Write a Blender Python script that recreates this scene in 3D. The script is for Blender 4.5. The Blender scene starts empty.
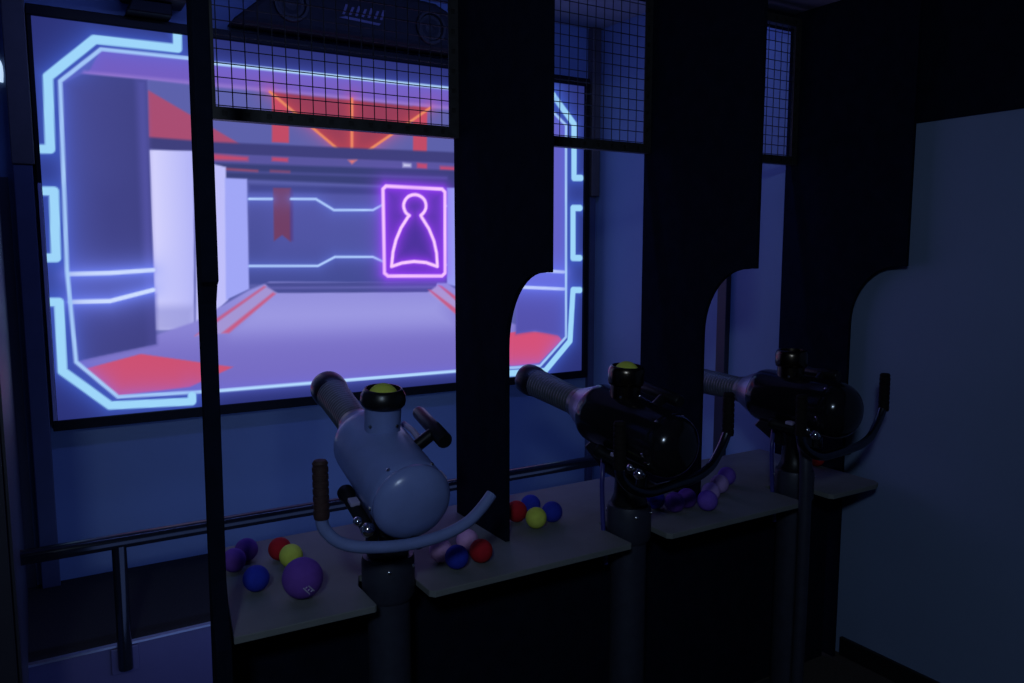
import bpy, bmesh, math, random
import numpy as np
from mathutils import Vector, Matrix
random.seed(7)
S = bpy.context.scene
C = S.collection
PI = math.pi

# ------------------------------------------------------------------ materials
def srgb(c):
    return tuple((v/255/12.92) if v/255 <= .04045 else ((v/255+.055)/1.055)**2.4 for v in c)

def mat(name, col, rough=.6, metal=0., spec=.5, noise=0., nscale=40., bump=0., bscale=200., coat=0.):
    m = bpy.data.materials.new(name); m.use_nodes = True
    nt = m.node_tree; b = nt.nodes['Principled BSDF']
    b.inputs['Base Color'].default_value = (*col, 1)
    b.inputs['Roughness'].default_value = rough
    b.inputs['Metallic'].default_value = metal
    b.inputs['Specular IOR Level'].default_value = spec
    b.inputs['Coat Weight'].default_value = coat
    tc = nt.nodes.new('ShaderNodeTexCoord')
    if noise > 0:
        n = nt.nodes.new('ShaderNodeTexNoise'); n.inputs['Scale'].default_value = nscale
        n.inputs['Detail'].default_value = 6
        nt.links.new(tc.outputs['Object'], n.inputs['Vector'])
        r = nt.nodes.new('ShaderNodeValToRGB')
        r.color_ramp.elements[0].position = .3; r.color_ramp.elements[1].position = .7
        r.color_ramp.elements[0].color = (*[max(0, c*(1-noise)) for c in col], 1)
        r.color_ramp.elements[1].color = (*[min(1, c*(1+noise)) for c in col], 1)
        nt.links.new(n.outputs['Fac'], r.inputs['Fac'])
        nt.links.new(r.outputs['Color'], b.inputs['Base Color'])
    if bump > 0:
        n2 = nt.nodes.new('ShaderNodeTexNoise'); n2.inputs['Scale'].default_value = bscale
        n2.inputs['Detail'].default_value = 4
        nt.links.new(tc.outputs['Object'], n2.inputs['Vector'])
        bp = nt.nodes.new('ShaderNodeBump'); bp.inputs['Strength'].default_value = bump
        bp.inputs['Distance'].default_value = .004
        nt.links.new(n2.outputs['Fac'], bp.inputs['Height'])
        nt.links.new(bp.outputs['Normal'], b.inputs['Normal'])
    return m

M = {}
M['wall'] = mat('painted_wall', (.16, .225, .38), .7, noise=.04, nscale=3, bump=.05, bscale=60)
M['ceiling'] = mat('ceiling_paint', (.34, .35, .42), .8, noise=.05, nscale=4)
M['matte_black'] = mat('matte_black_board', (.0045, .0068, .016), .95, spec=.05, noise=.2, nscale=20)
M['carpet'] = mat('dark_carpet', (.028, .028, .028), .95, spec=.1, noise=.4, nscale=180, bump=.4, bscale=400)
M['fascia'] = mat('blue_vinyl_fascia', (.075, .062, .13), .4, noise=.05, nscale=8)
M['hall_floor'] = mat('brown_carpet', (.06, .05, .045), .95, spec=.1, noise=.4, nscale=150, bump=.4, bscale=400)
M['plywood'] = mat('grey_counter_laminate', (.150, .160, .160), .65, spec=.2, noise=.10, nscale=9, bump=.03, bscale=90)
M['alu'] = mat('brushed_trim', (.75, .76, .8), .3, metal=1, noise=.05, nscale=60)
M['chrome'] = mat('chrome', (.8, .8, .82), .12, metal=1, noise=.02, nscale=40)
M['frame'] = mat('dark_screen_frame', (.004, .004, .006), .5, spec=.15, noise=.1, nscale=30)
M['pillar'] = mat('dark_grey_board', (.075, .062, .058), .5, noise=.12, nscale=14)
M['navy_panel'] = mat('navy_board', (.05, .055, .11), .5, noise=.1, nscale=12)
M['wainscot'] = mat('dark_wainscot', (.02, .02, .035), .5, noise=.1, nscale=12)
M['rail'] = mat('dark_rail_paint', (.007, .008, .011), .16, noise=.1, nscale=30)
M['wire'] = mat('black_wire', (.01, .01, .014), .5, noise=.1, nscale=60)
M['slotted'] = mat('dark_slotted_steel', (.022, .022, .025), .5, noise=.3, nscale=50)
M['speaker'] = mat('charcoal_plastic', (.018, .019, .022), .7, spec=.2, noise=.15, nscale=40)
M['cone'] = mat('speaker_cone_black', (.006, .006, .007), .6, noise=.1, nscale=30)
M['emblem'] = mat('pale_emblem', (.09, .085, .17), .5, noise=.1, nscale=30)
M['gun_blue'] = mat('blue_grey_enamel', (.18, .24, .52), .27, spec=.5, noise=.05, nscale=20)
M['gun_black'] = mat('black_enamel', (.007, .007, .009), .15, spec=.5, noise=.1, nscale=20)
M['hose'] = mat('dark_grey_ribbed_hose', (.075, .085, .095), .3, noise=.15, nscale=50)
M['rubber'] = mat('black_rubber', (.006, .006, .007), .33, noise=.1, nscale=40)
M['rim_gloss'] = mat('dark_bronze_rim', (.10, .08, .06), .25, metal=1, noise=.15, nscale=30)
M['pole'] = mat('dark_steel_pole', (.028, .032, .052), .5, metal=.2, noise=.15, nscale=30)
M['bar_blue'] = mat('blue_grey_bar', (.16, .21, .44), .4, noise=.05, nscale=30)
M['bar_steel'] = mat('dark_steel_bar', (.10, .11, .13), .25, metal=1, noise=.1, nscale=30)
M['cone_steel'] = mat('dull_steel_cone', (.22, .21, .27), .38, metal=1, noise=.08, nscale=30)
M['grip'] = mat('black_foam_grip', (.007, .005, .005), .8, spec=.2, noise=.2, nscale=80)
M['grip_brown'] = mat('dark_brown_grip', (.035, .014, .013), .7, noise=.2, nscale=80)
M['lilac'] = mat('lilac_plastic', (.35, .32, .5), .4, noise=.05, nscale=30)
M['blue_hose'] = mat('blue_air_tube', (.04, .04, .22), .35, noise=.05, nscale=30)
M['baseboard'] = mat('black_baseboard', (.006, .006, .008), .5, noise=.1, nscale=30)
def foam(n, c): M[n] = mat(n+'_foam', c, .85, spec=.2, noise=.06, nscale=60, bump=.1, bscale=500)
foam('red', (.42, .012, .02)); foam('blue', (.02, .035, .40)); foam('purple', (.15, .055, .36))
foam('lime', (.58, .66, .09)); foam('pink', (.62, .34, .62)); foam('violet', (.16, .08, .50)); foam('lilacball', (.40, .27, .60))
M['print'] = mat('pale_print', (.45, .42, .6), .6, noise=.05, nscale=60)

# ------------------------------------------------------------------ mesh helpers
def obj(name, bm, m, parent=None, smooth=False, bevel=0., autosmooth=None):
    bmesh.ops.recalc_face_normals(bm, faces=bm.faces[:])
    me = bpy.data.meshes.new(name); bm.to_mesh(me); bm.free()
    o = bpy.data.objects.new(name, me); C.objects.link(o)
    me.materials.append(m)
    if smooth:
        for p in me.polygons: p.use_smooth = True
        me.set_sharp_from_angle(angle=math.radians(autosmooth or 40))
    if bevel > 0:
        b = o.modifiers.new('bevel', 'BEVEL'); b.width = bevel; b.segments = 2; b.limit_method = 'ANGLE'
    if parent is not None:
        o.parent = parent
        o.matrix_parent_inverse = Matrix.Identity(4)
    return o

def tag(o, label=None, cat=None, group=None, kind=None):
    if label: o['label'] = label
    if cat: o['category'] = cat
    if group: o['group'] = group
    if kind: o['kind'] = kind
    return o

def empty(name, loc, label, cat, group=None):
    o = bpy.data.objects.new(name, None); C.objects.link(o); o.location = loc
    o.empty_display_size = .1
    return tag(o, label, cat, group)

def box(bm, a, b, mtx=None):
    vs = [bm.verts.new((x, y, z)) for x in (a[0], b[0]) for y in (a[1], b[1]) for z in (a[2], b[2])]
    for f in ((0,1,3,2),(4,6,7,5),(0,4,5,1),(2,3,7,6),(0,2,6,4),(1,5,7,3)):
        bm.faces.new([vs[i] for i in f])
    if mtx is not None:
        for v in vs: v.co = mtx @ v.co
    return vs

def prism(bm, pts, axis, a, b):
    """extrude a 2D outline along an axis; pts are the other two coordinates in order"""
    def p3(p, t):
        return {'x': (t, p[0], p[1]), 'y': (p[0], t, p[1]), 'z': (p[0], p[1], t)}[axis]
    va = [bm.verts.new(p3(p, a)) for p in pts]; vb = [bm.verts.new(p3(p, b)) for p in pts]
    bm.faces.new(va); bm.faces.new(vb)
    n = len(pts)
    for i in range(n): bm.faces.new((va[i], va[(i+1) % n], vb[(i+1) % n], vb[i]))

def frame_of(d):
    d = Vector(d).normalized()
    u = d.cross(Vector((0,0,1)))
    if u.length < 1e-4: u = Vector((1,0,0))
    u.normalize(); return u, u.cross(d).normalized() * -1

def lathe(bm, org, axis, prof, n=40, mtx=None):
    """prof: (s along the axis, radius); r=0 closes with a pole"""
    org = Vector(org); ax = Vector(axis).normalized(); u, w = frame_of(ax)
    rings = []
    for s, r in prof:
        if r < 1e-6: ring = [bm.verts.new(org+ax*s)]
        else: ring = [bm.verts.new(org+ax*s+(u*math.cos(2*PI*i/n)+w*math.sin(2*PI*i/n))*r) for i in range(n)]
        if mtx is not None:
            for v in ring: v.co = mtx @ v.co
        rings.append(ring)
    for A, B in zip(rings, rings[1:]):
        for i in range(n):
            j = (i+1) % n
            if len(A) == 1 and len(B) == 1: continue
            if len(A) == 1: bm.faces.new((A[0], B[i], B[j]))
            elif len(B) == 1: bm.faces.new((A[i], A[j], B[0]))
            else: bm.faces.new((A[i], A[j], B[j], B[i]))
    return rings

def cyl(bm, a, b, r, r2=None, n=24, mtx=None):
    a = Vector(a); b = Vector(b); L = (b-a).length; r2 = r if r2 is None else r2
    lathe(bm, a, b-a, [(0,0),(0,r),(L,r2),(L,0)], n, mtx)

def smooth_path(pts, k=8):
    P = [Vector(p) for p in pts]; out = []
    for i in range(len(P)-1):
        p0 = P[max(i-1,0)]; p1 = P[i]; p2 = P[i+1]; p3 = P[min(i+2,len(P)-1)]
        for j in range(k):
            t = j/k
            out.append(.5*((2*p1)+(p2-p0)*t+(2*p0-5*p1+4*p2-p3)*t*t+(3*p1-p0-3*p2+p3)*t**3))
    out.append(P[-1]); return out

def tube(bm, path, r, n=16, cap=True):
    prev = None; rings = []
    u = None
    for i, p in enumerate(path):
        d = (path[min(i+1,len(path)-1)]-path[max(i-1,0)]).normalized()
        if u is None: u, _ = frame_of(d)
        u = (u - d*u.dot(d)).normalized(); w = d.cross(u)
        rings.append([bm.verts.new(p+(u*math.cos(2*PI*k/n)+w*math.sin(2*PI*k/n))*r) for k in range(n)])
    for A, B in zip(rings, rings[1:]):
        for k in range(n): bm.faces.new((A[k], A[(k+1)%n], B[(k+1)%n], B[k]))
    if cap:
        bm.faces.new(rings[0]); bm.faces.new(rings[-1])

def ball_bm(c, r, seg=28):
    bm = bmesh.new(); bmesh.ops.create_uvsphere(bm, u_segments=seg, v_segments=seg//2+2, radius=r)
    for v in bm.verts: v.co += Vector(c)
    return bm

def struct(name, boxes, m, bevel=0.):
    bm = bmesh.new()
    for a, b in boxes: box(bm, a, b)
    return tag(obj(name, bm, m, None, bevel=bevel), kind='structure')

# ------------------------------------------------------------------ the setting
YS = 3.78; XR = 2.85; YP = 3.05; ZP = .30
struct('floor', [((-2.6,-2.6,-.05),(XR+.1,YP,0))], M['hall_floor'])
struct('floor_platform', [((-.12,YP,0),(XR,YS,ZP))], M['carpet'])
bm = bmesh.new(); box(bm, (-.12,YP-.012,0),(XR,YP,ZP-.006))
tag(obj('trim_1', bm, M['fascia']), kind='structure')
bm = bmesh.new(); box(bm, (-.12,YP-.016,ZP-.006),(XR,YP+.006,ZP+.002))
tag(obj('trim_2', bm, M['alu']), kind='structure')
struct('wall_back', [((-.2,YS,0),(XR+.1,YS+.1,3.1))], M['wall'])
struct('wall_right', [((XR,-2.6,0),(XR+.1,YS,3.1))], M['wall'])
struct('wall_left', [((-.20,2.42,0),(-.088,YS,3.1))], M['wall'])
struct('wall_front', [((-2.6,-2.7,0),(XR+.1,-2.6,2.8))], M['wall'])
struct('wall_side', [((-2.7,-2.7,0),(-2.6,2.55,2.8))], M['wall'])
struct('wall_corner', [((-2.7,2.42,0),(-.20,2.55,2.8))], M['wall'])
struct('ceiling', [((-2.7,-2.7,2.67),(XR+.1,2.36,2.79))], M['ceiling'])
struct('ceiling_arena', [((-.2,2.42,2.93),(XR+.1,YS+.1,3.03))], M['ceiling'])
struct('baseboard_right', [((XR-.016,-2.6,0),(XR,2.03,.078))], M['baseboard'])
struct('trim_3', [((XR-.012,-2.6,2.162),(XR,1.83,2.67))], M['matte_black'])          # black upper band of the right wall
struct('trim_4', [((XR-.03,2.715,0),(XR,2.775,2.93))], M['wainscot'], .004)            # dark upright strip on the right wall
struct('trim_5', [((-.2,2.36,2.62),(XR,2.42,3.03))], M['matte_black'])                 # beam over the mesh panels
# boards on both sides of the screen
bm = bmesh.new(); box(bm, (-.030,YS-.07,2.03),(.048,YS,2.93)); tag(obj('trim_6', bm, M['pillar'], bevel=.004), kind='structure')
bm = bmesh.new(); box(bm, (-.028,YS-.06,ZP),(.040,YS,2.03)); tag(obj('trim_7', bm, M['navy_panel'], bevel=.004), kind='structure')
bm = bmesh.new(); box(bm, (2.778,YS-.05,2.0),(2.835,YS,2.93)); tag(obj('trim_8', bm, M['pillar'], bevel=.004), kind='structure')
bm = bmesh.new(); box(bm, (2.783,YS-.03,ZP),(2.825,YS,2.0)); tag(obj('trim_9', bm, M['navy_panel'], bevel=.004), kind='structure')
struct('trim_10', [((-.088,2.42,ZP),(-.078,YS-.05,1.98))], M['wainscot'])

struct('trim_11', [((-.20,2.40,0),(-.088,2.42,2.67))], M['wainscot'])  # dark board added to cover the wall end, which caught too much light

struct('trim_12', [((-.088,YS-.02,ZP),(-.045,YS,1.98))], M['wainscot'])
# glowing strip added for a bright arc of unclear source at the left edge
neon = bpy.data.materials.new('white_glow'); neon.use_nodes = True
nb = neon.node_tree.nodes['Principled BSDF']
nb.inputs['Emission Color'].default_value = (.55,.75,1,1); nb.inputs['Emission Strength'].default_value = .9
bm = bmesh.new(); tube(bm, smooth_path([(-.056,3.7735,2.43),(-.047,3.7735,2.415),(-.0435,3.7735,2.385),(-.046,3.7735,2.345)]), .0075, 10)
tag(obj('glow_strip', bm, neon, None, True), 'short curved glowing white strip added on the wall at far left edge', 'glowing strip')

# ------------------------------------------------------------------ game screen
scr = empty('game_screen', (1.415,YS,.95), 'large lit game screen showing a neon-bordered hall with a purple pawn card', 'screen')
def P_(o): # re-base a world-space mesh under its empty
    o.location = -Vector(o.parent.location); return o
bm = bmesh.new(); fx0, fx1, fz0, fz1, fw = .050, 2.758, .955, 2.645, .042; sw = .030
box(bm, (fx0,YS-.055,fz0),(fx1,YS,fz0+fw)); box(bm, (fx0,YS-.055,fz1-fw),(fx1,YS,fz1))
box(bm, (fx0,YS-.055,fz0+fw),(fx0+.018,YS,fz1-fw)); box(bm, (fx1-sw,YS-.055,fz0+fw),(fx1,YS,fz1-fw))
P_(obj('frame', bm, M['frame'], scr, bevel=.003))
bm = bmesh.new(); box(bm, (.052,YS-.059,1.0),(.066,YS-.0555,1.96)); P_(obj('frame_reflection', bm, M['lilac'], scr, bevel=.002))  # pale strip stands in for light reflected along the frame's left side

PICTURE = [
('P',(88,92,166),[(0.307,2.506),(0.639,2.51),(0.741,2.501),(1.871,2.509),(2.305,2.511),(2.465,2.484),(2.606,2.383),(2.617,1.199),(2.44,1.044),(1.915,1.057),(0.69,1.063),(0.296,1.074),(0.148,1.235),(0.136,1.615),(0.154,2.364)],0.004,None,1.0),
('P',(116,92,190),[(0.307,2.506),(1.871,2.509),(2.465,2.484),(2.565,2.397),(1.87,2.411),(0.737,2.413),(0.255,2.406)],0.004,None,1.0),
('P',(146,116,205),[(0.241,2.413),(0.737,2.417),(1.87,2.421),(2.565,2.397),(1.87,2.401),(0.737,2.4),(0.233,2.4)],0.008,None,1.0),
('P',(92,96,168),[(0.473,2.402),(0.736,2.396),(1.87,2.396),(2.433,2.397),(2.434,2.183),(1.868,2.192),(0.727,2.165),(0.462,2.164)],0.004,None,1.0),
('P',(192,74,100),[(0.99,2.395),(1.067,2.393),(1.06,2.183),(0.983,2.182)],0.004,None,1.0),
('P',(192,74,100),[(1.683,2.404),(1.759,2.401),(1.755,2.16),(1.679,2.161)],0.004,None,1.0),
('P',(168,76,112),[(0.475,2.361),(0.884,2.141),(0.465,2.156)],0.004,None,1.0),
('P',(146,58,84),[(0.982,2.403),(1.775,2.402),(1.432,2.165),(1.297,2.162)],0.006,None,1.0),
('L',(235,138,96),[(0.982,2.403),(1.302,2.162)],0.012,(220,80,80),0.03,0.5),
('L',(235,138,96),[(1.775,2.402),(1.432,2.165)],0.012,(220,80,80),0.03,0.5),
('L',(235,132,96),[(1.367,2.408),(1.361,2.161)],0.014,(220,80,80),0.03,0.5),
('P',(62,62,122),[(0.466,2.168),(0.727,2.165),(1.868,2.192),(2.434,2.194),(2.435,2.14),(1.867,2.132),(0.725,2.114),(0.463,2.119)],0.006,None,1.0),
('P',(88,84,158),[(0.725,2.114),(1.867,2.137),(2.435,2.14),(2.435,2.103),(1.867,2.096),(0.723,2.07)],0.006,None,1.0),
('P',(190,74,108),[(0.725,2.114),(0.874,2.109),(0.874,2.092),(0.724,2.088)],0.008,None,1.0),
('P',(190,74,108),[(0.981,2.115),(1.054,2.115),(1.053,2.097),(0.98,2.098)],0.006,None,1.0),
('P',(190,74,108),[(1.7,2.128),(1.755,2.126),(1.755,2.101),(1.7,2.103)],0.006,None,1.0),
('P',(190,74,108),[(1.828,2.119),(2.0,2.118),(2.0,2.098),(1.827,2.099)],0.008,None,1.0),
('P',(220,120,120),[(1.341,2.122),(1.386,2.125),(1.36,2.104)],0.006,None,1.0),
('P',(205,205,240),[(1.624,2.123),(1.667,2.121),(1.667,2.106),(1.624,2.104)],0.008,None,1.0),
('P',(56,62,118),[(0.723,2.075),(1.867,2.101),(2.435,2.097),(2.435,2.011),(1.866,2.011),(0.721,2.01)],0.007,None,1.0),
('P',(78,80,150),[(0.722,2.044),(1.867,2.066),(1.867,2.056),(0.722,2.036)],0.008,None,1.0),
('P',(190,80,100),[(0.773,2.056),(0.916,2.054),(0.916,2.045),(0.773,2.047)],0.006,None,0.7),
('P',(190,80,100),[(0.97,2.057),(1.061,2.057),(1.061,2.048),(0.97,2.048)],0.006,None,0.6),
('P',(66,74,146),[(0.874,1.981),(1.866,2.011),(2.435,2.011),(2.438,1.506),(0.858,1.541)],0.006,('z',0.02,(82,84,162)),1.0),
('P',(56,60,126),[(0.874,1.99),(1.866,2.0),(1.866,1.97),(0.873,1.955)],0.012,None,0.7),
('P',(96,98,186),[(0.965,1.922),(1.499,1.909),(1.494,1.67),(0.957,1.672)],0.08,None,0.25),
('P',(112,62,100),[(0.981,1.977),(1.063,1.98),(1.055,1.732),(1.015,1.764),(0.977,1.736)],0.004,None,1.0),
('P',(84,60,130),[(1.058,1.97),(1.072,1.971),(1.065,1.737),(1.051,1.741)],0.006,None,0.8),
('L',(176,206,255),[(0.872,1.924),(0.974,1.927)],0.011,(100,120,225),0.025,0.5),
('L',(176,206,255),[(1.062,1.93),(1.179,1.933),(1.265,1.884),(1.462,1.889),(1.53,1.925)],0.011,(100,120,225),0.025,0.5),
('L',(176,206,255),[(0.861,1.623),(1.18,1.62),(1.264,1.662),(1.457,1.661),(1.525,1.631)],0.011,(100,120,225),0.025,0.5),
('L',(176,206,255),[(1.842,1.919),(1.94,1.921)],0.011,(100,120,225),0.025,0.5),
('L',(176,206,255),[(1.839,1.618),(1.938,1.616)],0.011,(100,120,225),0.025,0.5),
('P',(216,214,254),[(0.467,2.115),(0.647,2.122),(0.613,1.344),(0.454,1.352)],0.004,('x',0.55,(176,178,246)),1.0),
('P',(150,150,215),[(0.447,1.456),(0.618,1.45),(0.613,1.335),(0.454,1.343)],0.03,None,0.7),
('P',(190,190,250),[(0.653,2.084),(0.777,2.06),(0.763,1.472),(0.621,1.343)],0.004,None,1.0),
('P',(160,166,246),[(0.771,2.012),(0.866,2.012),(0.857,1.519),(0.754,1.472)],0.004,None,1.0),
('P',(150,160,240),[(1.866,2.011),(1.953,2.014),(1.949,1.496),(1.861,1.519)],0.004,None,1.0),
('P',(184,186,250),[(1.953,2.095),(2.181,2.117),(2.179,1.262),(1.948,1.433)],0.004,None,1.0),
('P',(148,146,222),[(0.453,1.33),(0.615,1.379),(0.857,1.514),(0.952,1.549),(1.861,1.524),(2.179,1.317),(2.575,1.201),(2.44,1.044),(1.915,1.057),(0.69,1.063),(0.296,1.074),(0.148,1.235)],0.006,('z',-0.36,(118,106,196)),1.0),
('P',(168,166,234),[(0.859,1.459),(1.82,1.447),(1.888,1.304),(0.788,1.321)],0.08,None,0.55),
('P',(110,100,186),[(0.432,1.288),(1.935,1.248),(1.933,1.056),(0.69,1.063),(0.296,1.074),(0.161,1.221)],0.08,None,0.45),
('P',(72,76,146),[(0.925,1.545),(1.804,1.531),(1.792,1.479),(0.974,1.497)],0.004,None,1.0),
('P',(96,96,172),[(0.933,1.526),(1.798,1.51),(1.798,1.5),(0.942,1.517)],0.006,None,1.0),
('P',(162,148,212),[(0.616,1.317),(0.694,1.362),(0.929,1.531),(0.983,1.497),(0.757,1.323)],0.006,None,1.0),
('P',(196,92,134),[(0.616,1.317),(0.695,1.38),(0.925,1.531),(0.933,1.526),(0.694,1.362)],0.006,None,1.0),
('P',(196,92,134),[(0.731,1.324),(0.964,1.5),(0.976,1.493),(0.761,1.322)],0.006,None,1.0),
('P',(170,150,212),[(1.752,1.48),(1.809,1.515),(2.056,1.322),(1.995,1.298)],0.006,None,1.0),
('P',(196,92,134),[(1.809,1.515),(1.832,1.509),(2.086,1.332),(2.056,1.311)],0.005,None,1.0),
('P',(196,92,134),[(1.752,1.493),(1.769,1.49),(2.043,1.296),(1.995,1.288)],0.005,None,1.0),
('P',(206,80,112),[(0.175,1.203),(0.394,1.252),(0.773,1.166),(0.585,1.091),(0.289,1.079)],0.004,None,1.0),
('P',(214,80,118),[(2.055,1.225),(2.307,1.25),(2.547,1.226),(2.589,1.183),(2.433,1.062),(2.256,1.058),(1.994,1.154)],0.004,None,1.0),
('P',(70,72,144),[(0.16,2.353),(0.233,2.4),(0.473,2.402),(0.456,1.291),(0.148,1.239),(0.14,1.615)],0.004,('x',0.4,(62,64,130)),1.0),
('P',(104,100,196),[(0.431,2.397),(0.473,2.402),(0.456,1.291),(0.423,1.284)],0.02,None,0.4),
('P',(52,52,116),[(0.255,1.941),(0.367,1.945),(0.37,1.633),(0.257,1.634)],0.12,None,0.25),
('P',(64,64,132),[(0.146,1.471),(0.462,1.503),(0.456,1.291),(0.148,1.239)],0.02,None,0.7),
('P',(100,96,196),[(2.28,2.468),(2.465,2.474),(2.606,2.378),(2.617,1.199),(2.406,1.245),(2.281,1.235)],0.004,None,1.0),
('P',(76,74,160),[(2.281,1.477),(2.614,1.468),(2.617,1.199),(2.406,1.245),(2.281,1.235)],0.02,None,0.7),
('L',(206,222,255),[(0.146,1.598),(0.293,1.6),(0.459,1.61)],0.018,(112,130,245),0.04,0.9),
('L',(190,206,255),[(2.307,1.591),(2.599,1.57)],0.018,(104,118,240),0.05,0.8),
('L',(206,222,255),[(0.14,1.484),(0.287,1.483),(0.455,1.525)],0.018,(112,130,245),0.04,0.9),
('L',(190,206,255),[(2.307,1.492),(2.6,1.474)],0.018,(104,118,240),0.05,0.8),
('P',(82,48,160),[(1.516,2.007),(1.855,2.005),(1.85,1.561),(1.518,1.566)],0.006,None,0.9),
('P',(70,48,150),[(1.63,1.819),(1.74,1.821),(1.777,1.633),(1.6,1.635)],0.05,None,0.6),
('L',(246,196,255),[(1.532,2.007),(1.838,2.004),(1.854,1.99),(1.85,1.576),(1.833,1.561),(1.534,1.566),(1.516,1.581),(1.516,1.992),(1.532,2.007)],0.017,(146,60,245),0.03,0.95),
('L',(250,205,255),[(1.554,1.613),(1.563,1.685),(1.58,1.744),(1.608,1.804),(1.65,1.864),(1.655,1.866),(1.645,1.872),(1.636,1.88),(1.63,1.89),(1.626,1.901),(1.624,1.912),(1.625,1.923),(1.629,1.935),(1.635,1.945),(1.643,1.954),(1.653,1.962),(1.665,1.967),(1.677,1.97),(1.69,1.971),(1.703,1.969),(1.714,1.965),(1.725,1.959),(1.734,1.951),(1.741,1.942),(1.745,1.931),(1.747,1.919),(1.746,1.907),(1.742,1.896),(1.736,1.886),(1.727,1.876),(1.717,1.869),(1.721,1.861),(1.762,1.801),(1.789,1.74),(1.803,1.679),(1.807,1.61),(1.743,1.631),(1.676,1.637),(1.611,1.63),(1.554,1.613)],0.016,(146,60,240),0.024,0.9),
('L',(178,216,255),[(0.307,2.506),(0.639,2.51),(0.741,2.501),(1.871,2.509),(2.305,2.511),(2.465,2.484),(2.606,2.383),(2.617,1.199),(2.44,1.044),(1.915,1.057),(0.69,1.063),(0.296,1.074),(0.148,1.235),(0.136,1.615),(0.154,2.364),(0.307,2.506)],0.0155,(90,110,225),0.025,0.45),
('L',(158,214,250),[(0.601,2.604),(0.599,2.545),(0.285,2.541),(0.113,2.377),(0.104,2.096),(0.073,2.094)],0.036,(66,96,205),0.05,0.7),
('L',(158,214,250),[(0.073,1.93),(0.108,1.931),(0.1,1.664),(0.068,1.664)],0.036,(66,96,205),0.05,0.7),
('L',(158,214,250),[(0.072,1.486),(0.1,1.485),(0.097,1.201),(0.264,1.04),(0.591,1.025),(0.592,1.05)],0.036,(66,96,205),0.05,0.7),
('L',(158,214,250),[(2.465,2.574),(2.518,2.537),(2.66,2.393),(2.663,2.097),(2.712,2.099)],0.036,(66,96,205),0.05,0.7),
('L',(158,214,250),[(2.707,1.931),(2.658,1.93),(2.661,1.649),(2.71,1.648)],0.036,(66,96,205),0.05,0.7),
('L',(158,214,250),[(2.712,1.465),(2.663,1.467),(2.645,1.174),(2.474,1.013),(2.179,1.02),(2.179,1.053)],0.036,(66,96,205),0.05,0.7),
('L',(158,214,250),[(2.305,2.584),(2.305,2.543),(2.518,2.537)],0.036,(66,96,205),0.05,0.7)]


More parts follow.
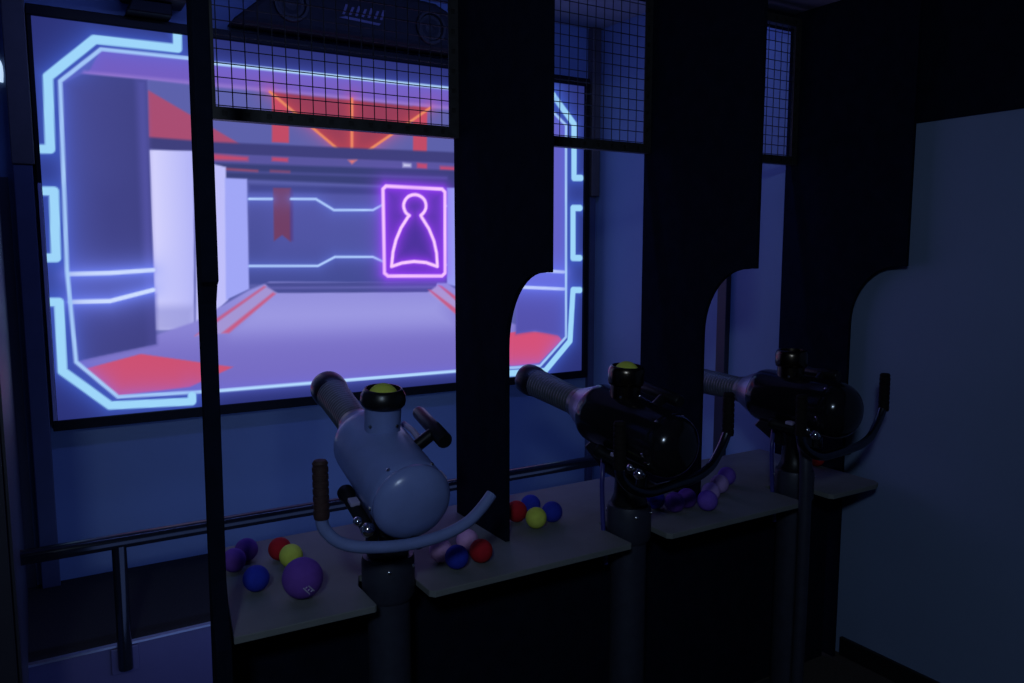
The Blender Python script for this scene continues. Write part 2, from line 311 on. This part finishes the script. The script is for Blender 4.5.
def paint():
    x0, x1, z0, z1 = fx0+.018, fx1-sw, fz0+fw, fz1-fw
    nx, nz = 520, 312
    X, Z = np.meshgrid(np.linspace(x0, x1, nx), np.linspace(z0, z1, nz))
    img = np.zeros((nz, nx, 3)); img[:] = (40, 46, 112)
    def seg(ax, az, bx, bz):
        dx, dz = bx-ax, bz-az; t = np.clip(((X-ax)*dx+(Z-az)*dz)/max(dx*dx+dz*dz, 1e-9), 0, 1)
        return np.hypot(X-ax-t*dx, Z-az-t*dz)
    def dist(pts): 
        d = None
        for a, b in zip(pts, pts[1:]):
            e = seg(*a, *b); d = e if d is None else np.minimum(d, e)
        return d
    # wide blue glow round the border
    for it in PICTURE:
        col = np.array(it[1], float); pts = it[2]
        if it[0] == 'P':
            _, _, _, soft, grad, al = it
            ins = np.zeros(X.shape, bool)
            n = len(pts)
            for i in range(n):
                (ax, az), (bx, bz) = pts[i], pts[(i+1) % n]
                c = ((az > Z) != (bz > Z))
                with np.errstate(divide='ignore', invalid='ignore'):
                    c &= X < (bx-ax)*(Z-az)/(bz-az if bz != az else 1e-9)+ax
                ins ^= c
            sd = dist(pts+[pts[0]]); sd = np.where(ins, sd, -sd)
            a = np.clip(sd/(2*soft)+.5, 0, 1)
            if soft > .01: a = a*a*(3-2*a)
            a = (a*al)[..., None]
            cc = np.broadcast_to(col, img.shape)
            if grad:
                ax_, k, c2 = grad; V = X if ax_ == 'x' else Z
                lo = min(p[0 if ax_ == 'x' else 1] for p in pts); hi = max(p[0 if ax_ == 'x' else 1] for p in pts)
                t = np.clip((V-lo)/(hi-lo), 0, 1)
                if k < 0: t = 1-t
                t = (t**1.0)[..., None]; cc = col*(1-t)+np.array(c2, float)*t
            img = img*(1-a)+cc*a
        else:
            _, _, _, w, glow, gs, ga = it
            d = dist(pts)
            g = (ga*np.exp(-np.clip(d-w/2, 0, None)/gs*1.0))[..., None]
            g2 = np.array(glow, float)
            img = img+(g2-img)*g*np.where(g2 > img, 1, .35)
            a = np.clip((w/2-d)/.006+.5, 0, 1)[..., None]
            img = img*(1-a)+col*a
    img = np.clip(img, 0, 255)/255
    lin = np.where(img <= .04045, img/12.92, ((img+.055)/1.055)**2.4)
    me = bpy.data.meshes.new('display')
    co = np.stack([X, np.full_like(X, YS-.038), Z], -1).reshape(-1, 3)
    idx = np.arange(nx*nz).reshape(nz, nx)
    f = np.stack([idx[:-1,:-1], idx[:-1,1:], idx[1:,1:], idx[1:,:-1]], -1).reshape(-1, 4)
    me.vertices.add(nx*nz); me.vertices.foreach_set('co', co.ravel())
    me.loops.add(f.size); me.loops.foreach_set('vertex_index', f.ravel())
    me.polygons.add(len(f)); me.polygons.foreach_set('loop_start', np.arange(0, f.size, 4))
    me.polygons.foreach_set('loop_total', np.full(len(f), 4))
    me.update(); me.validate()
    at = me.color_attributes.new('picture', 'FLOAT_COLOR', 'POINT')
    at.data.foreach_set('color', np.concatenate([lin.reshape(-1, 3), np.ones((nx*nz, 1))], 1).ravel().astype(np.float32))
    m = bpy.data.materials.new('lit_display'); m.use_nodes = True
    b = m.node_tree.nodes['Principled BSDF']
    va = m.node_tree.nodes.new('ShaderNodeVertexColor'); va.layer_name = 'picture'
    b.inputs['Base Color'].default_value = (.01,.01,.012,1); b.inputs['Roughness'].default_value = .6
    b.inputs['Specular IOR Level'].default_value = .1
    m.node_tree.links.new(va.outputs['Color'], b.inputs['Emission Color'])
    b.inputs['Emission Strength'].default_value = 1.0
    me.materials.append(m)
    o = bpy.data.objects.new('display', me); C.objects.link(o); o.parent = scr
    P_(o); return o
paint()

# ------------------------------------------------------------------ things above the screen
sp = empty('wide_speaker', (1.38,YS,2.66), 'wide charcoal speaker with two round cones above the game screen', 'speaker')
out = [(.80,2.665),(.93,2.775),(1.03,2.85),(1.14,2.885),(1.62,2.885),(1.76,2.875),(1.86,2.83),(1.91,2.77),(1.95,2.665)]
bm = bmesh.new(); prism(bm, out, 'y', YS-.16, YS); P_(obj('housing', bm, M['speaker'], sp, bevel=.02))
for cx, cz in ((1.055,2.765),(1.725,2.755)):
    bm = bmesh.new(); lathe(bm, (cx,YS-.162,cz), (0,-1,0), [(0,.078),(.012,.076),(.012,.064),(-.0,.058),(-.004,.03),(.004,.015),(.006,0)], 32)
    P_(obj('speaker_cone', bm, M['cone'], sp, True))
bm = bmesh.new()   # worn pale emblem in the middle, strokes like a slanted word
for k in range(7):
    x = 1.285+k*.030
    prism(bm, [(x,2.755),(x+.012,2.755),(x+.028,2.80-(k%2)*.008),(x+.016,2.80-(k%2)*.008)], 'y', YS-.164, YS-.158)
prism(bm, [(1.27,2.738),(1.46,2.728),(1.47,2.738),(1.30,2.748)], 'y', YS-.164, YS-.158)
P_(obj('emblem', bm, M['emblem'], sp)); sp.children[-1]['label'] = 'pale slanted emblem'

bx = empty('small_speaker', (.50,YS,2.645), 'small black box speaker on a bracket above the screen corner', 'speaker')
bm = bmesh.new(); box(bm, (.385,YS-.19,2.70),(.625,YS-.02,2.86)); P_(obj('cabinet', bm, M['cone'], bx, bevel=.012))
bm = bmesh.new(); prism(bm, [(.40,2.648),(.57,2.648),(.57,2.70),(.42,2.70)], 'y', YS-.14, YS); P_(obj('bracket', bm, M['frame'], bx, bevel=.006))
bm = bmesh.new(); lathe(bm, (.505,YS-.192,2.79), (0,-1,0), [(0,.06),(.008,.058),(.008,.05),(-.004,.03),(.004,0)], 28); P_(obj('speaker_cone', bm, M['speaker'], bx, True))

# ------------------------------------------------------------------ handrail in front of the platform
rl = empty('handrail', (.215,3.02,.2), 'low dark tubular handrail running along the platform edge below the screen', 'railing')
bm = bmesh.new(); tube(bm, [Vector((-.086,3.02,.685)), Vector((XR-.002,3.02,.685))], .026, 20)
P_(obj('top_rail', bm, M['rail'], rl, True))
for px in (.215, 1.40, 2.58):
    bm = bmesh.new(); cyl(bm, (px,3.02,.215),(px,3.02,.67), .024, n=20); P_(obj('post', bm, M['rail'], rl, True))
    bm = bmesh.new(); box(bm, (px-.045,3.028,.195),(px+.045,3.037,.29)); box(bm, (px-.02,3.01,.215),(px+.02,3.03,.27))
    P_(obj('bracket', bm, M['fascia'], rl, bevel=.003))

# ------------------------------------------------------------------ partition: counter, panels, fins, mesh
XF = [1.200, 1.995, 2.794]; TF = .016
ZC = .81; YF = 1.82; YB = 2.43
GX = [.777, 1.600, 2.382]; GY = 1.93
pts = [(.356,YF+.012)]
for gx in GX:
    w = .074
    pts += [(gx-w-.006,YF),(gx-w,YF+.006),(gx-w,GY+.03),(gx-.05,GY+.09),(gx+.05,GY+.09),(gx+w,GY+.03),(gx+w,YF+.014),(gx+w+.012,YF)]
pts += [(2.715,YF),(2.742,YF+.010),(2.757,YF+.034),(2.762,YB),(.442,YB)]
bm = bmesh.new(); prism(bm, pts, 'z', ZC-.018, ZC)
tag(obj('serving_counter', bm, M['plywood'], bevel=.002), 'long grey counter top with cut-outs for the cannon poles and loose foam balls on it', 'counter')

bm = bmesh.new(); box(bm, (.352,2.06,0),(2.762,2.08,ZC-.018))
tag(obj('kick_board', bm, M['matte_black'], bevel=.002), 'black panel closing the space below the grey counter', 'panel')

def fin_profile(zb, yb):
    pr = [(yb,zb),(yb,2.67),(1.80,2.67),(1.80,1.637),(1.825,1.637)]
    for k in range(0, 13):
        a = PI/2*k/12
        pr.append((1.838+.192*math.sin(a), 1.405+.23*math.cos(a)))
    pr += [(2.03,zb)]
    return pr
finlab = ['tall black divider board left of the middle cannon with rounded cut-out', 'tall black divider board right of the middle cannon with rounded cut-out',
          'tall black divider board at the far right running down to the floor']
for i, x in enumerate(XF):
    bm = bmesh.new(); prism(bm, fin_profile(ZC if i < 2 else 0, 2.355 if i < 2 else 2.375), 'x', x, x+TF)
    tag(obj('divider_board', bm, M['matte_black'], bevel=.0015), finlab[i], 'divider board', 'divider boards between the shooting bays')
# slim end post on the left
bm = bmesh.new()
prism(bm, [(1.86,0),(1.86,2.67),(1.80,2.67),(1.80,1.63),(1.815,1.62),(1.833,1.58),(1.835,.95),(1.815,.86),(1.80,.80),(1.80,0)], 'x', .311, .346)
for v in bm.verts: v.co.x += .0055*(v.co.z-.9)
tag(obj('end_post', bm, M['matte_black'], bevel=.003), 'slim black end post standing left of the blue-grey cannon in front of the screen', 'post')

def slotted(bm, p0, L, vertical, w=.034, t=.004, pitch=.06, hole=.014):
    y = p0[1]
    def bx_(u0, u1, v0, v1):
        if vertical: box(bm, (p0[0]+v0, y, p0[2]+u0), (p0[0]+v1, y+t, p0[2]+u1))
        else: box(bm, (p0[0]+u0, y, p0[2]+v0), (p0[0]+u1, y+t, p0[2]+v1))
    m = (w-hole)/2
    bx_(0, L, 0, m); bx_(0, L, w-m, w)
    u = 0; n = int(L/pitch); e = (L-(n-1)*pitch-hole)/2
    bx_(0, e, m, w-m)
    for k in range(n):
        s = e+k*pitch+hole
        bx_(s, s+pitch-hole if k < n-1 else L, m, w-m)
    bb = bmesh.new()
    if vertical: box(bb, (p0[0]+.001, y+t-.0008, p0[2]), (p0[0]+w-.001, y+t+.001, p0[2]+L))
    else: box(bb, (p0[0], y+t-.0008, p0[2]+.001), (p0[0]+L, y+t+.001, p0[2]+w-.001))
    # the return leg of the angle
    if vertical: box(bm, (p0[0]+w-.004, y+t, p0[2]), (p0[0]+w, y+.03, p0[2]+L))
    else: box(bm, (p0[0], y+t, p0[2]), (p0[0]+L, y+.03, p0[2]+.004))
    return bb
def rail(name, p0, L, vertical, r):
    bm = bmesh.new(); bb = slotted(bm, p0, L, vertical)
    o = P_(obj(name, bm, M['slotted'], r)); obj('slot_backing', bb, M['cone'], o)
meshlab = ['widest black wire mesh panel above the blue-grey cannon bay', 'black wire mesh panel above the middle cannon bay', 'narrow-looking black wire mesh panel above the far right cannon bay']
spans = [(.428, XF[0]), (XF[0]+TF, XF[1]), (XF[1]+TF, XF[2])]
for i, (xa, xb) in enumerate(spans):
    r = empty('mesh_panel', ((xa+xb)/2,2.35,2.05), meshlab[i], 'mesh panel', 'wire mesh panels above the bays')
    z0, z1 = 2.05, 2.64; w = .034
    rail('bottom_rail', (xa,2.318,z0), xb-xa, False, r)
    rail('top_rail', (xa,2.318,z1-w), xb-xa, False, r)
    for sx in (xa, xb-w):
        rail('side_rail', (sx,2.318,z0+w), z1-z0-2*w, True, r)
    bm = bmesh.new(); k = 0; wr = .0016
    x = xa+w+.01
    while x < xb-w*.3:
        cyl(bm, (x,2.332,z0+.02),(x,2.332,z1-.01), wr, n=6); x += .0375
    z = z0+w+.006
    while z < z1-.01:
        cyl(bm, (xa+.01,2.3354,z),(xb-.01,2.3354,z), wr, n=6); z += .0375
    P_(obj('wire_mesh', bm, M['wire'], r, True))

# ------------------------------------------------------------------ cannons
def make_gun(i, gx, e, psi, label, body, bar, rim, zp=1.115):
    r = empty('ball_cannon', (gx,GY,0), label, 'ball cannon', 'pole-mounted ball cannons at the counter')
    Mx = Matrix.Translation((gx,GY,zp)) @ Matrix.Rotation(-math.radians(psi), 4, 'Z') @ Matrix.Rotation(math.radians(e), 4, 'X')
    Mz = Matrix.Translation((gx,GY,0)) @ Matrix.Rotation(-math.radians(psi), 4, 'Z')
    A = (0,1,0); O = (0,0,0)
    def add(name, bm, m, par=None, mtx=None, smooth=True, bevel=0., lab=None, ang=None):
        if mtx is not None: bmesh.ops.transform(bm, matrix=mtx, verts=bm.verts[:])
        o = obj(name, bm, m, par or r, smooth, bevel, ang)
        if par is None: o.location = -Vector(r.location)
        if lab: o['label'] = lab
        return o
    # pole, collar, flange
    bm = bmesh.new(); lathe(bm, (gx,GY,0), (0,0,1), [(0,0),(0,.057),(.80,.057),(.80,.0)], 40); add('pole', bm, M['pole'])
    bm = bmesh.new(); lathe(bm, (gx,GY,0), (0,0,1), [(.775,.0),(.775,.063),(.79,.0705),(.88,.0705),(.893,.067),(.893,0)], 40); col = add('collar', bm, M['pole'])
    for a in (-110, -45, 20, 135):
        bm = bmesh.new(); ca, sa = math.cos(math.radians(a)), math.sin(math.radians(a))
        lathe(bm, (gx+.069*ca,GY+.069*sa,.868), (ca,sa,0), [(0,.006),(.003,.006),(.0055,.003),(.006,0)], 12); add('bolt', bm, M['chrome'], col)
    bm = bmesh.new(); lathe(bm, (gx,GY,0), (0,0,1), [(0,0),(0,.11),(.012,.11),(.016,.10),(.016,0)], 40); add('base_flange', bm, M['pole'])
    # swivel neck
    bm = bmesh.new(); lathe(bm, (gx,GY,0), (0,0,1), [(.892,0),(.892,.055),(.905,.058),(.925,.05),(.99,.046),(1.03,.05),(1.05,0)], 32); add('swivel_neck', bm, M['rubber'])
    # cradle plates under the body
    bm = bmesh.new(); prism(bm, [(-.06,-.105),(.13,-.085),(.155,-.115),(.05,-.165),(-.05,-.165)], 'x', -.045, .045); add('cradle', bm, M['rubber'], mtx=Mx, smooth=False, bevel=.006)
    # body
    bm = bmesh.new(); lathe(bm, O, A, [(-.174,0),(-.174,.092),(-.168,.0965),(-.15,.099),(.125,.1),(.145,.0985),(.158,.095),(.165,.090),(.165,0)], 56); bd = add('body', bm, body, mtx=Mx, ang=50)
    bm = bmesh.new(); lathe(bm, O, A, [(.160,0),(.160,.091),(.170,.087),(.240,.056),(.244,.050),(.244,0)], 56); add('front_cone', bm, body if i == 0 else M['cone_steel'], mtx=Mx, ang=50)
    capp = [(-.172,.0),(-.174,.0955),(-.178,.100),(-.188,.0995),(-.198,.094),(-.208,.084),(-.218,.066),(-.225,.043),(-.229,.02),(-.230,0)]
    if i: capp = [(-.160,0)]+[(-.162-.078*math.sin(PI/2*k/14), .0992*math.cos(PI/2*k/14)**.8) for k in range(14)]+[(-.240,0)]
    bm = bmesh.new(); lathe(bm, O, A, capp, 56); add('rear_cap', bm, body, mtx=Mx, ang=60)
    for ax_, s in ((35,-.155),(100,-.155),(160,-.155),(-35,-.155),(-100,-.155)):
        bm = bmesh.new(); ca, sa = math.sin(math.radians(ax_)), math.cos(math.radians(ax_))
        lathe(bm, (.098*ca,s,.098*sa), (ca,0,sa), [(0,.006),(.003,.0055),(.005,.003),(.0055,0)], 12); add('screw', bm, M['chrome'], bd, mtx=Mx)
    # ribbed barrel hose
    prof = [(.240,0),(.240,.051),(.262,.051),(.266,.046)]
    s = .270
    while s < .475:
        q = .0445+.004*(s-.27)/.2; prof += [(s,q),(s+.004,q+.0026),(s+.009,q+.0026),(s+.013,q)]; s += .0135
    prof += [(.49,.044),(.52,.044),(.52,.036),(.40,.034),(.40,0)]
    bm = bmesh.new(); lathe(bm, O, A, prof, 40); bh = add('barrel_hose', bm, M['hose'], mtx=Mx, ang=60)
    bm = bmesh.new(); lathe(bm, O, A, [(.475,.046),(.485,.052),(.51,.0565),(.535,.0565),(.55,.054),(.553,.048),(.545,.040),(.52,.037)], 40); add('muzzle_ring', bm, M['rubber'], mtx=Mx, ang=60)
    # hopper tube and rim
    hs = .035; Mh = Matrix.Translation((gx,GY,zp-(.006,.018,.024)[i])) @ Matrix.Rotation(-math.radians(psi), 4, 'Z') @ Matrix.Rotation(math.radians(e*.45), 4, 'X')
    bm = bmesh.new(); lathe(bm, (0,hs,0), (0,0,1), [(.085,.0),(.085,.047),(.172,.0485),(.172,.0445),(.12,.043),(.12,0)], 40); hp = add('hopper_tube', bm, body if i == 0 else rim, mtx=Mh)
    for a in (-150, -60, 30, 120):
        bm = bmesh.new(); ca, sa = math.cos(math.radians(a)), math.sin(math.radians(a))
        lathe(bm, (.046*ca,hs+.046*sa,.118), (ca,sa,0), [(0,.006),(.004,.005),(.005,0)], 12); add('screw', bm, M['chrome'], hp, mtx=Mh)
    if i == 0: prof = [(.162,.047),(.164,.053),(.170,.058),(.180,.060),(.194,.058),(.205,.053),(.212,.048),(.212,.0445),(.205,.0435),(.165,.0435)]
    else: prof = [(.150,.046),(.152,.054),(.162,.057),(.194,.057),(.205,.054),(.211,.049),(.211,.0445),(.20,.0435),(.16,.0435)]
    bm = bmesh.new(); lathe(bm, (0,hs,0), (0,0,1), prof, 44); add('hopper_rim', bm, M['rubber'] if i == 0 else rim, mtx=Mh, ang=60)
    # handlebar
    dz = .016 if i == 0 else .032
    hb = smooth_path([(-.227,-.19,1.09),(-.222,-.192,1.06),(-.190,-.20,1.025),(-.13,-.21,1.005),(-.03,-.216,.979+dz),(.06,-.216,.985+dz),(.13,-.21,1.003+dz),(.175,-.20,1.028+dz)] + ([(.213,-.19,1.075)] if i == 0 else [(.216,-.192,1.065+dz),(.238,-.19,1.10+dz)]), 8)
    bm = bmesh.new(); tube(bm, hb, .0145, 18); add('handlebar', bm, bar, mtx=Mz, ang=60); hbo = r.children[-1]
    bm = bmesh.new(); tube(bm, [Vector((0,-.02,.978)), Vector((0,-.12,.970)), Vector((0,-.216,.978+dz))], .016, 16); add('handlebar_stem', bm, M['rubber'], mtx=Mz)
    def grip(x):
        bm = bmesh.new(); pr = [(-.0,0),(0,.017)]
        for k in range(7):
            z = .008+k*.017; pr += [(z,.0185),(z+.011,.0185),(z+.012,.0168),(z+.016,.0168)]
        pr += [(.130,.0185),(.137,.014),(.139,0)]
        lathe(bm, (x,-.19,1.085+(dz if x > 0 else 0)), (.0,.01,1), pr, 20); return bm
    add('grip', grip(-.227), M['grip'] if i else M['grip_brown'], mtx=Mz, ang=30, lab='dark ribbed hand grip')
    if i > 0: add('grip', grip(.239), M['grip'], mtx=Mz, ang=30, lab='black ribbed hand grip')
    # side handle (a tube parallel to the body on a stub)
    bm = bmesh.new(); cyl(bm, (.07,-.02,.06),(.12,-.012,.09), .017, n=18); add('side_stub', bm, M['rubber'], mtx=Mx)
    bm = bmesh.new(); lathe(bm, (.128,-.075,.094), (0,1,0), [(0,0),(0,.018),(.006,.0215),(.08,.0215),(.082,.019),(.18,.019),(.19,.016),(.19,0)], 24); add('side_handle', bm, M['rubber'], mtx=Mx, ang=50)
    bm = bmesh.new(); tube(bm, [Vector((.088,.115,.062)), Vector((.090,.05,.070)), Vector((.094,-.02,.06))], .008, 12); add('side_strut', bm, M['bar_steel'] if i else M['lilac'], mtx=Mx)
    # valve gear on the left underside
    bm = bmesh.new(); lathe(bm, (-.098,-.145,-.075), (0,1,0), [(0,0),(0,.012),(.01,.017),(.15,.017),(.155,.022),(.175,.022),(.18,.012),(.18,0)], 24); v = add('valve_tube', bm, M['rubber'], mtx=Mx, ang=50)
    bm = ball_bm((-.098,-.155,-.078), .019, 20); add('valve_knob', bm, M['chrome'], v, mtx=Mx, ang=60)
    bm = ball_bm((-.118,-.135,-.062), .012, 16); add('valve_knob', bm, M['chrome'], v, mtx=Mx, ang=60)
    bm = bmesh.new(); box(bm, (-.115,-.07,-.062),(-.09,-.04,-.05)); add('valve_plate', bm, M['lilac'], v, mtx=Mx, smooth=False, bevel=.003)
    bm = bmesh.new(); cyl(bm, (-.085,-.155,-.12),(-.085,-.155,-.085), .017, n=20); add('valve_drum', bm, M['bar_steel'], v, mtx=Mx)
    # latch on the right
    bm = bmesh.new(); box(bm, (.095,-.115,-.045),(.118,-.085,-.005)); add('latch', bm, M['rubber'], mtx=Mx, smooth=False, bevel=.003)
    bm = bmesh.new(); box(bm, (.100,-.115,.0),(.124,-.075,.012)); add('latch_plate', bm, M['lilac'] if i == 0 else M['rubber'], mtx=Mx, smooth=False, bevel=.002)
    # feed tube to the collar
    p0 = Mx @ Vector((-.04,.065,-.10))
    if i: bm = bmesh.new(); tube(bm, smooth_path([p0, (gx-.074,GY+.045,.99), (gx-.078,GY+.04,.93), (gx-.078,GY+.03,.80), (gx-.074,GY+.02,.70)]), .0075, 12); add('air_tube', bm, M['blue_hose'])
    if i == 2:
        bm = bmesh.new(); tube(bm, smooth_path([(gx-.05,GY-.06,1.06),(gx-.113,GY-.125,1.02),(gx-.128,GY-.152,.93),(gx-.128,GY-.155,.45),(gx-.128,GY-.15,.02)]), .021, 18); add('drop_hose', bm, M['pole'], lab='thick dark hose hanging to the floor')
    return r
g1 = make_gun(0, GX[0], 14, 2, 'blue-grey ball cannon on a pole, nearest the lit screen', M['gun_blue'], M['bar_blue'], M['rubber'], 1.13)
g2 = make_gun(1, GX[1], 9, -5, 'glossy black ball cannon in the middle bay with lime ball in its rim', M['gun_black'], M['bar_steel'], M['rim_gloss'], 1.14)
g3 = make_gun(2, GX[2], 1.5, -2, 'black ball cannon at the far right with hose dropping to the floor', M['gun_black'], M['bar_steel'], M['rim_gloss'], 1.145)

# ------------------------------------------------------------------ foam balls
def ball(x, y, r, m, label, z=None, seg=28):
    bm = ball_bm((0,0,0), r, seg)
    o = obj('foam_ball', bm, M[m], None, True, autosmooth=180); o.location = (x, y, ZC+r+.0005 if z is None else z)
    return tag(o, label, 'foam ball', 'loose foam balls on the counter')
R = .0325
balls = [
 (.441,2.226,R,'purple','purple foam ball half hidden behind the slim end post'),
 (.489,2.288,R,'purple','purple foam ball just behind another purple ball beside the end post'),
 (.463,2.064,.034,'blue','blue foam ball alone near the left end of the counter'),
 (.573,2.245,R,'red','red foam ball behind the lime ball left of the blue-grey cannon'),
 (.586,2.176,R,'lime','lime foam ball between the red ball and big purple ball'),
 (.556,1.962,.052,'purple','big purple foam ball with pale printed marks'),
 (.963,1.992,.033,'pink','pink foam ball behind the blue ball beside the blue-grey cannon pole'),
 (1.066,2.024,.033,'pink','pink foam ball behind the red ball at the foot of the divider'),
 (.980,1.925,.0335,'blue','blue foam ball in front of the pink one right of the blue-grey cannon pole'),
 (1.060,1.930,.0335,'red','red foam ball beside the blue one, in front of the first divider'),
 (1.325,2.170,.035,'red','red foam ball half hidden by the divider in the middle bay'),
 (1.402,2.205,.034,'blue','blue foam ball behind the lime ball in the middle bay'),
 (1.424,2.108,.034,'blue','blue foam ball right of the lime ball in the middle bay'),
 (1.347,2.085,.034,'lime','lime foam ball in front of red and blue balls in the middle bay'),
 (1.803,2.036,.033,'blue','blue foam ball peeping out right behind the middle cannon pole'),
 (1.836,1.975,.034,'purple','dark purple foam ball nearest the middle cannon pole'),
 (1.904,1.988,.034,'purple','dark purple foam ball wedged between another and the violet ball'),
 (1.943,1.929,.035,'violet','violet foam ball in front of the lilac balls left of the far right cannon'),
 (2.029,1.999,.033,'lilacball','pale lilac foam ball touching the violet one at the front'),
 (2.124,2.051,.034,'lilacball','pale lilac foam ball farther back, next to the rear violet ball'),
 (2.225,2.112,.034,'violet','violet foam ball at the back end of the row of lilac balls'),
 (2.735,2.109,.034,'red','red foam ball in shadow behind the far right cannon'),
]
bo = [ball(*b[:4], b[4]) for b in balls]
# the printed marks on the big ball
big = bo[5]
d0 = Vector((-.05,-1,.32)).normalized()
bm = bmesh.new()
rx = Vector((.857,-.516,0)); up = Vector((0,0,1))
toc = (Vector((0,0,1.7))-Vector(big.location)).normalized()
rgt = toc.cross(Vector((0,0,1))).normalized()*-1; upv = rgt.cross(toc)*-1
if upv.z < 0: upv = -upv
def onb(u, v):
    w = math.sqrt(max(0, 1-u*u-v*v)); return (rgt*u+upv*v+toc*w).normalized()*.0523
for (a, b) in (((.02,-.48),(.30,-.78)), ((.26,-.40),(.52,-.66)), ((.12,-.50),(.20,-.44)), ((.24,-.62),(.31,-.56)), ((.36,-.68),(.44,-.62))):
    path = [onb(a[0]+(b[0]-a[0])*t/4, a[1]+(b[1]-a[1])*t/4) for t in range(5)]
    tube(bm, path, .0017, 8)
mk = obj('printed_mark', bm, M['print'], big, True); mk['label'] = 'pale printed marks'

# yellow balls sitting in the hoppers of the first two cannons
def hopper_ball(i, e, psi, zp, label):
    Mx = Matrix.Translation((GX[i],GY,zp-(.006,.018,.024)[i])) @ Matrix.Rotation(-math.radians(psi), 4, 'Z') @ Matrix.Rotation(math.radians(e*.45), 4, 'X')
    p = Mx @ Vector((0,.035,.182)); o = ball(p.x, p.y, .0425, 'lime', label, p.z)
    o['group'] = 'lime foam balls in the cannon hoppers'
hopper_ball(0, 14, 2, 1.13, 'lime foam ball sitting in the black rim on top of the blue-grey cannon')
hopper_ball(1, 9, -5, 1.14, 'lime foam ball sitting in the shiny rim on top of the middle black cannon')

# ------------------------------------------------------------------ light
def area(name, loc, rot, size, power, col, sy=None):
    l = bpy.data.lights.new(name, 'AREA'); l.energy = power; l.color = col; l.size = size
    if sy: l.shape = 'RECTANGLE'; l.size_y = sy
    o = bpy.data.objects.new(name, l); C.objects.link(o); o.location = loc; o.rotation_euler = rot; return o
area('arena_blue_light', (1.4,2.50,2.88), (math.radians(40),0,0), 2.4, 9.0, (.17,.26,1.0), .06)
area('hall_ceiling_light', (-.6,-.6,2.60), (math.radians(62),0,math.radians(-30)), .25, 20.0, (.56,.74,1.0))
area('added_low_fill', (1.3,2.46,.42), (math.radians(90),0,0), 2.3, 4.4, (.22,.36,1.0), .62)  # unseen fill added behind the counter to brighten the lower back wall
w = bpy.data.worlds.new('night'); S.world = w; w.use_nodes = True
w.node_tree.nodes['Background'].inputs['Color'].default_value = (.002,.003,.008,1)
w.node_tree.nodes['Background'].inputs['Strength'].default_value = 1

# ------------------------------------------------------------------ camera
cam = bpy.data.cameras.new('camera'); co = bpy.data.objects.new('camera', cam); C.objects.link(co)
cam.sensor_width = 36; cam.lens = 800/1024*36; cam.clip_start = .02
co.location = (0,0,1.7)
co.rotation_euler = (math.radians(90-6.6), 0, -math.radians(31.08))
S.camera = co
S.view_settings.view_transform = 'Standard'; S.view_settings.look = 'None'
S.view_settings.exposure = 0; S.view_settings.gamma = 1; S.view_settings.use_curve_mapping = False
